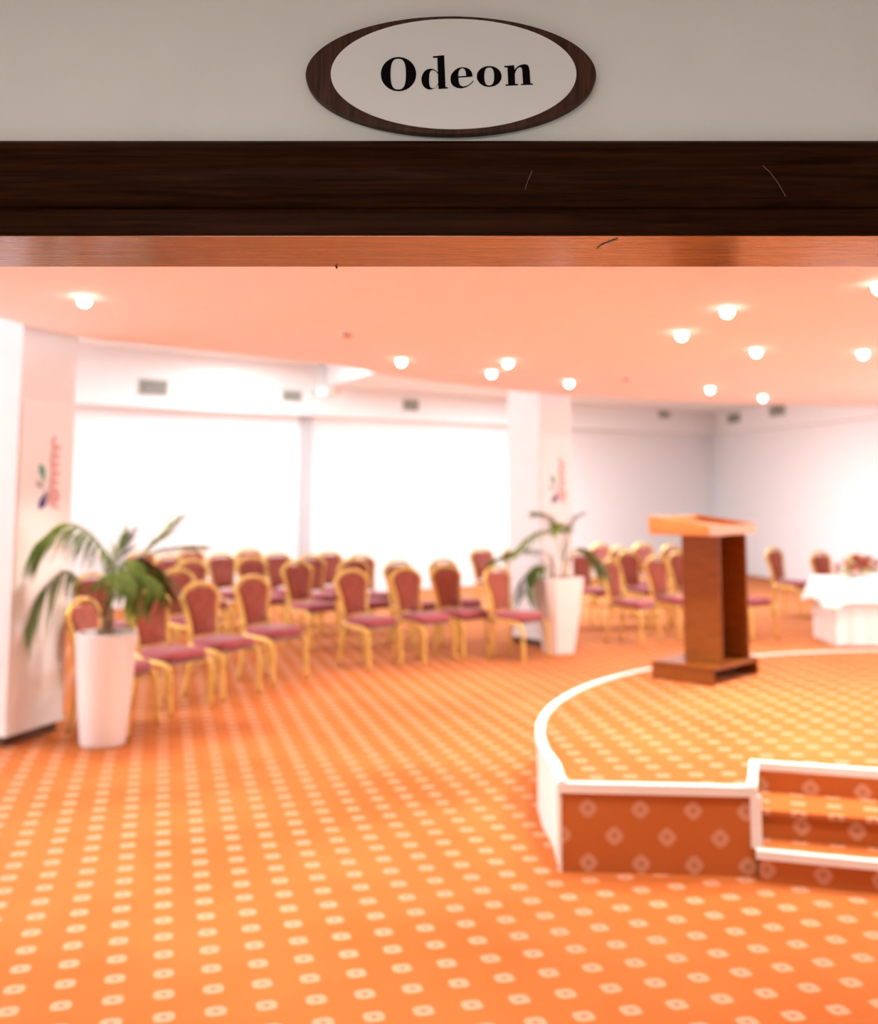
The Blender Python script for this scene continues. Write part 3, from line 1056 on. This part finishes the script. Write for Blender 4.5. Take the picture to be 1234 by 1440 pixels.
GF = 'burgundy banquet chairs facing the stage'
chairs = [
    # x, y of the top of the back, facing in degrees, label
    (-2.64, 8.14, -12, 'burgundy banquet chair almost wholly hidden behind the left palm pot'),
    (-2.37, 8.95, -32, 'burgundy banquet chair right beside the left white pot, front row'),
    (-2.09, 9.58, -32, 'burgundy banquet chair second from the left white pot in the front row'),
    (-1.77, 10.36, -35, 'burgundy banquet chair third from the left white pot, end of its front row'),
    (-0.90, 11.18, -43, 'burgundy banquet chair first after the gap in the front row, nearest centre'),
    (-0.36, 11.50, -44, 'burgundy banquet chair second after the gap in the front row'),
    (0.06, 11.90, -47, 'burgundy banquet chair third after the gap, one from the far column'),
    (0.60, 11.62, -40, 'dark burgundy banquet chair in front of the far column, left of the right pot'),
    (-3.36, 10.63, -33, 'burgundy banquet chair behind the fronds of the left palm, second row'),
    (-2.68, 11.21, -36, 'burgundy banquet chair of the second row between the two chairs nearest the left palm'),
    (-2.30, 13.40, -45, 'burgundy banquet chair behind the third front-row chair, middle rows'),
    (-1.64, 12.61, -42, 'dull burgundy banquet chair with its seat in view in the gap of the front row'),
    (-1.02, 12.95, -48, 'burgundy banquet chair hidden behind the first chair after the gap'),
    (-0.48, 12.70, -46, 'burgundy banquet chair behind and left of the second chair after the gap'),
    (0.04, 13.05, -48, 'burgundy banquet chair showing its top behind the third chair after the gap'),
    (-3.96, 14.57, -45, 'burgundy banquet chair far back above the left palm, leftmost of the back rows'),
    (-3.39, 13.74, -42, 'burgundy banquet chair right of the palm tips, second of the back rows'),
    (-2.90, 12.80, -42, 'burgundy banquet chair directly behind the second front-row chair'),
    (-3.47, 15.30, -46, 'burgundy banquet chair farthest back behind the palm tips'),
    (-2.82, 14.15, -46, 'burgundy banquet chair far back between the second and third front chairs'),
    (-2.69, 15.49, -48, 'burgundy banquet chair farthest back, rising above the third front-row chair'),
    (-2.13, 14.39, -47, 'burgundy banquet chair far back left of the grey pilaster'),
    (-1.63, 13.80, -48, 'burgundy banquet chair of the middle rows just right of the grey pilaster'),
    (-1.48, 14.70, -50, 'burgundy banquet chair farthest back right of the grey pilaster'),
    (-1.00, 13.90, -50, 'burgundy banquet chair far back above the first chair after the gap'),
    (0.60, 15.69, -50, 'dark banquet chair alone far back left of the far column'),
    (1.10, 16.10, -52, 'dark banquet chair alone far back, half hidden by the far column'),
    (2.00, 12.87, -38, 'burgundy banquet chair right of the right palm pot, front row of the right block'),
    (2.64, 13.40, -50, 'burgundy banquet chair just left of the lectern, front row of the right block'),
    (1.85, 14.50, -48, 'burgundy banquet chair behind the right palm, second row of the right block'),
    (2.52, 14.68, -50, 'burgundy banquet chair second row of the right block, behind the two front chairs'),
    (2.50, 17.01, -52, 'burgundy banquet chair farthest back right of the far column'),
    (2.59, 15.75, -52, 'burgundy banquet chair third row of the right block'),
    (3.16, 17.01, -54, 'burgundy banquet chair farthest back left of the lectern'),
    (3.45, 16.30, -54, 'burgundy banquet chair in the back row half hidden by the lectern'),
    (3.14, 14.42, -52, 'burgundy banquet chair of the second row touching the left side of the lectern in view'),
    (4.79, 15.69, -46, 'burgundy banquet chair right of the lectern, the farthest of three'),
    (5.07, 14.60, -52, 'burgundy banquet chair midway between the lectern and the flower table'),
    (5.32, 13.95, -62, 'burgundy banquet chair behind the flowers on the white table'),
    (3.50, 13.30, -55, 'burgundy banquet chair mostly hidden behind the lectern'),
]
proto = None
for x, y, ang, lab in chairs:
    c = make_chair() if proto is None else copy_thing(proto)
    proto = proto or c
    a = math.radians(ang)
    c.location = (x + .285 * math.cos(a), y + .285 * math.sin(a), 0)
    c.rotation_euler = (0, 0, a)
    tag(c, lab, 'chair', GF)


# ------------------------------------------------------------------ palms in white pots
def frond(parent, pts, n, length, width, m, droop=.5, fan=1.0, stem=.006):
    """feather-shaped palm leaf: bent midrib and paired leaflets (one mesh)"""
    P = spline(pts, 6)
    bm = nb()
    N = len(P)
    tube(bm, P, [stem * (1 - .75 * i / (N - 1)) for i in range(N)], 5)
    s0 = int(N * .32)
    for i in range(n):
        f = s0 + (N - 1 - s0) * i / (n - 1)
        k = min(int(f), N - 2)
        p = P[k].lerp(P[k + 1], f - k)
        t = (P[k + 1] - P[k]).normalized()
        side = t.cross(Vector((0, 0, 1)))
        if side.length < .2:
            side = t.cross(Vector((0, 1, 0)))
        side.normalize()
        u = i / (n - 1)
        ln = length * (.55 + .75 * math.sin(PI * (.15 + .75 * u))) * random.uniform(.85, 1.1)
        for s in (-1, 1):
            d = (side * s * fan + t * (.55 + .5 * u) + Vector((random.uniform(-.12, .12), random.uniform(-.12, .12), random.uniform(-.1, .25)))).normalized()
            wv = d.cross(Vector((0, 0, 1)))
            if wv.length < .1:
                wv = Vector((1, 0, 0))
            wv.normalize()
            wv = (wv + Vector((0, 0, .45))).normalized()
            prev = None
            for j in range(5):
                q = j / 4
                c = p + d * ln * q - Vector((0, 0, 1)) * droop * ln * q * q
                w = width * (math.sin(PI * (.12 + .86 * q)) ** .8) * .5
                a, b = bm.verts.new(c + wv * w), bm.verts.new(c - wv * w)
                if prev:
                    bm.faces.new((prev[0], a, b, prev[1]))
                prev = (a, b)
    me_o = link('frond', bm, m, parent)
    return me_o


def pix_path(base, pts, Y, ys):
    """image path laid on vertical planes close to the pot, relative to the pot's base"""
    return [ony(x, y, Y + dy) - base for (x, y), dy in zip(pts, ys)]


# left palm
b = onz(140, 1054)
b.y += .13
b.x -= .02
pot = tag(empty('potted_palm', (b.x, b.y, 0)), 'tall round white pot with a drooping palm beside the near column', 'potted plant', 'potted palms')
link('pot', lathe(nb(), [(.135, .0), (.148, .006), (.155, .03), (.178, .30), (.198, .58), (.207, .74), (.204, .755), (.190, .755), (.186, .74), (.180, .66), (.02, .66)], 40), M['pot'], pot, True)
link('soil', lathe(nb(), [(.182, .62), (.18, .685), (.08, .70), (.001, .705)], 24), M['soil'], pot, True)
link('trunk', tube(nb(), spline([(.01, 0, .68), (.0, .0, .76), (.012, 0, .84), (.02, 0, .92)], 4), [.045] * 5 + [.04] * 4 + [.03] * 4, 10), M['bark'], pot, True)
Yp = b.y
for pts, ys, n, ln, wd, m, dr in [
    ([(146, 868), (156, 815), (146, 775), (120, 745), (88, 736), (56, 760)], (0, 0, -.05, -.1, -.15, -.2), 46, .24, .015, 'leaf', 1.0),
    ([(142, 868), (125, 838), (108, 812), (90, 803), (64, 826), (44, 866)], (0, -.02, -.05, -.1, -.18, -.22), 36, .20, .013, 'leaf3', 1.1),
    ([(150, 865), (166, 815), (186, 788), (206, 800), (220, 838)], (0, .0, -.05, -.12, -.2), 40, .18, .014, 'leaf', .7),
    ([(150, 862), (172, 815), (205, 782), (245, 770), (282, 768)], (0, .02, .05, .1, .15), 30, .19, .012, 'leaf2', .3),
    ([(150, 864), (172, 818), (205, 775), (228, 752), (248, 732)], (0, .05, .1, .15, .2), 28, .16, .012, 'leaf3', .15),
    ([(148, 862), (156, 820), (166, 785), (180, 752)], (0, .05, .1, .15), 26, .15, .012, 'leaf', .15),
    ([(148, 866), (150, 836), (168, 818), (188, 836), (196, 862)], (0, -.05, -.12, -.2, -.26), 30, .13, .014, 'leaf2', .6),
    ([(150, 862), (180, 805), (215, 795), (236, 815), (240, 845)], (0, .05, .12, .2, .25), 32, .16, .013, 'leaf', .7),
    ([(146, 868), (140, 838), (150, 812), (172, 805), (190, 815)], (0, -.08, -.15, -.22, -.28), 34, .15, .014, 'leaf', .8),
    ([(148, 866), (160, 825), (182, 800), (206, 806), (228, 822)], (0, -.06, -.12, -.18, -.22), 30, .16, .013, 'leaf', .7),
]:
    frond(pot, pix_path(Vector((b.x, b.y, 0)), pts, Yp, ys), n, ln, wd, M[m], dr)

# right palm
b = onz(787, 920)
b.y += .12
pot = tag(empty('potted_palm', (b.x, b.y, 0)), 'faceted white pot with a thin cane palm beside the far column', 'potted plant', 'potted palms')


def facet(r, z, rot=.42):
    out = []
    for k in range(4):
        for da in (-.16, .16):
            t = rot + k * PI / 2 + PI / 4 + da
            out.append((r * math.cos(t), r * math.sin(t), z))
    return out


bm = nb()
rings = [[bm.verts.new(p) for p in facet(r, z)] for r, z in ((.165, 0), (.17, .012), (.27, .66), (.285, .78), (.285, .80), (.255, .80), (.25, .74), (.02, .74))]
for a_, b_ in zip(rings, rings[1:]):
    for k in range(8):
        bm.faces.new((a_[k], a_[(k + 1) % 8], b_[(k + 1) % 8], b_[k]))
bm.faces.new(rings[0])
bm.faces.new(rings[-1])
link('pot', bm, M['pot'], pot)
bm = nb()
rings = [[bm.verts.new(p) for p in facet(r, z)] for r, z in ((.245, .70), (.24, .765), (.02, .775))]
for a_, b_ in zip(rings, rings[1:]):
    for k in range(8):
        bm.faces.new((a_[k], a_[(k + 1) % 8], b_[(k + 1) % 8], b_[k]))
bm.faces.new(rings[0])
bm.faces.new(rings[-1])
link('soil', bm, M['soil'], pot)
B0 = Vector((b.x, b.y, 0))
Yp = b.y
for pts in ([(776, 822), (778, 800), (774, 780)], [(788, 822), (792, 795), (794, 768)], [(795, 822), (797, 800), (803, 782)]):
    link('cane', tube(nb(), spline(pix_path(B0, pts, Yp, (0, 0, .02)), 4), .011, 7), M['cane'], pot, True)
for pts, ys, n, ln, wd, m, dr in [
    ([(792, 790), (792, 758), (782, 738), (768, 724), (752, 720)], (0, 0, -.05, -.1, -.12), 20, .17, .026, 'leaf3', .5),
    ([(790, 790), (782, 757), (764, 746), (742, 756), (722, 776)], (0, 0, -.05, -.08, -.1), 20, .14, .020, 'leaf2', .6),
    ([(776, 812), (768, 797), (752, 798), (740, 812), (738, 834)], (0, -.03, -.1, -.14, -.18), 20, .19, .045, 'leaf', .7),
    ([(796, 792), (806, 774), (822, 772), (838, 784), (848, 806)], (0, .02, .05, .1, .12), 20, .18, .030, 'leaf3', .6),
    ([(793, 785), (800, 758), (796, 740), (784, 736), (776, 742)], (0, -.05, -.1, -.16, -.2), 18, .14, .026, 'leaf2', .6),
    ([(793, 780), (797, 750), (806, 730), (818, 722)], (0, .05, .1, .14), 14, .10, .014, 'leaf3', .2),
    ([(776, 800), (770, 780), (740, 772), (712, 778), (690, 790)], (0, .05, .1, .12, .14), 18, .15, .024, 'leaf', .6),
]:
    frond(pot, pix_path(B0, pts, Yp, ys), n, ln, wd, M[m], dr, stem=.007)

# ------------------------------------------------------------------ table with white cloths and flowers
tp = onz(1173, 909)
tdir = Vector((.995, -.05)).normalized()
tnor = Vector((tdir.y, -tdir.x))
tnor = tnor if tnor.y < 0 else -tnor
TH, TWD, TDP = .735, 1.7, .75
tab = tag(empty('banquet_table', (tp.x, tp.y, 0)), 'table hung with white cloths at the right edge, carrying flowers', 'table')


def tq(a, b):
    v = tdir * a - tnor * b
    return (v.x, v.y)


for a in (.06, TWD - .06):
    for b_ in (.06, TDP - .06):
        link('leg', tube(nb(), [(*tq(a, b_), 0), (*tq(a, b_), TH - .04)], .02, 8), M['vent'], tab)
link('table_top', prism(nb(), [tq(.02, .02), tq(TWD - .02, .02), tq(TWD - .02, TDP - .02), tq(.02, TDP - .02)], TH - .04, TH - .012), M['lectern'], tab)


def cloth_loop(out, amp, per, ph):
    """rectangle outline pushed outward with soft folds"""
    pts = []
    cs = [(0, 0), (TWD, 0), (TWD, TDP), (0, TDP)]
    for i in range(4):
        (xa, ya), (xb, yb) = cs[i], cs[(i + 1) % 4]
        L = math.hypot(xb - xa, yb - ya)
        m = int(L / .03)
        nx, ny = (yb - ya) / L, -(xb - xa) / L
        for k in range(m):
            t = k / m
            dcor = min(t, 1 - t) * L
            o_ = out + amp * math.sin(2 * PI * (t * L) / per + ph + i)
            cor = math.exp(-(dcor / .10) ** 2)
            x, y = xa + (xb - xa) * t + nx * o_, ya + (yb - ya) * t + ny * o_
            # corners swing out as hanging points
            cx_, cy_ = ((xa, ya) if t < .5 else (xb, yb))
            dx, dy = cx_ - TWD / 2, cy_ - TDP / 2
            l_ = math.hypot(math.copysign(1, dx), math.copysign(1, dy))
            x += math.copysign(1, dx) / l_ * cor * out * .9
            y += math.copysign(1, dy) / l_ * cor * out * .9
            pts.append((x, y, cor))
    return pts


def cloth(nm, levels, hem_corner):
    bm = nb()
    rings = []
    for z, out, amp in levels:
        last = (z == levels[-1][0])
        rings.append([bm.verts.new((*tq(x, y), z - (hem_corner * c if last else 0))) for x, y, c in cloth_loop(out, amp, .21, .7)])
    m = len(rings[0])
    for a, b_ in zip(rings, rings[1:]):
        for k in range(m):
            bm.faces.new((a[k], a[(k + 1) % m], b_[(k + 1) % m], b_[k]))
    bm.faces.new(rings[0])
    return link(nm, bm, M['cloth'], tab, True)


cloth('under_cloth', [(TH - .006, -.01, 0), (TH - .02, .0, 0), (TH - .3, .004, .004), (.012, .010, .010)], 0)
cloth('top_cloth', [(TH, -.012, 0), (TH - .012, .008, 0), (TH - .10, .035, .004), (TH - .25, .085, .010)], .05)

fp = Vector((tp.x, tp.y, 0)) + Vector((*tq(.43, .30), 0))
fl_ = tag(empty('flower_arrangement', (fp.x, fp.y, TH)), 'low arrangement of red, pink and cream flowers on the white table', 'flowers')
link('bowl', lathe(nb(), [(.10, 0), (.16, .02), (.19, .06), (.17, .06), (.02, .05)], 24), M['pot'], fl_, True)


def bloom(c, r, m):
    bm = nb()
    for ring_i, (k, rr, h, tilt) in enumerate(((4, .35, .9, .15), (6, .7, .7, .5), (8, 1.0, .45, .9))):
        for i in range(k):
            t = 2 * PI * (i + .5 * ring_i) / k
            d = Vector((math.cos(t), math.sin(t), 0))
            s = Vector((-d.y, d.x, 0))
            p0_ = Vector(c) + d * r * rr * .25
            p1_ = Vector(c) + d * r * rr * .75 + Vector((0, 0, r * h))
            p2_ = Vector(c) + d * r * rr + Vector((0, 0, r * h * (.95 - tilt * .3)))
            w = r * .42 * (.6 + .5 * rr)
            v = [bm.verts.new(p) for p in (p0_ - s * w * .4, p0_ + s * w * .4, p1_ + s * w, p2_ + s * w * .5, p2_ - s * w * .5, p1_ - s * w)]
            bm.faces.new(v)
    link('flower', bm, m, fl_)


random.seed(3)
spots = [(-.30, -.02, .05, 'petal_pink'), (-.24, .10, .11, 'petal_pink'), (-.22, -.12, .05, 'petal_cream'), (-.12, .0, .15, 'petal_cream'), (-.12, -.14, .07, 'petal_pink'),
         (-.02, .1, .20, 'petal_red'), (.0, -.06, .16, 'petal_red'), (-.02, -.16, .06, 'petal_cream'), (.10, .02, .20, 'petal_red'), (.10, -.12, .11, 'petal_pink'),
         (.20, .06, .15, 'petal_red'), (.22, -.10, .08, 'petal_cream'), (.30, .0, .07, 'petal_pink'), (-.17, .02, .16, 'petal_pink')]
for x, y, z, k in spots:
    bloom((x, y, z), .06, M[k])
for i in range(14):
    t = 2 * PI * i / 14
    d = Vector((math.cos(t) * 1.25, math.sin(t) * .8, 0))
    s = Vector((-d.y, d.x, 0)).normalized()
    bm = nb()
    pts = [Vector((0, 0, .05)) + d * q + Vector((0, 0, .05 * math.sin(PI * q * 2.6))) for q in (.08, .16, .24, .30)]
    ws = (.012, .035, .03, .004)
    prev = None
    for p, w in zip(pts, ws):
        a, b_ = bm.verts.new(p + s * w), bm.verts.new(p - s * w)
        if prev:
            bm.faces.new((prev[0], a, b_, prev[1]))
        prev = (a, b_)
    link('leaf', bm, M['leaf'], fl_)
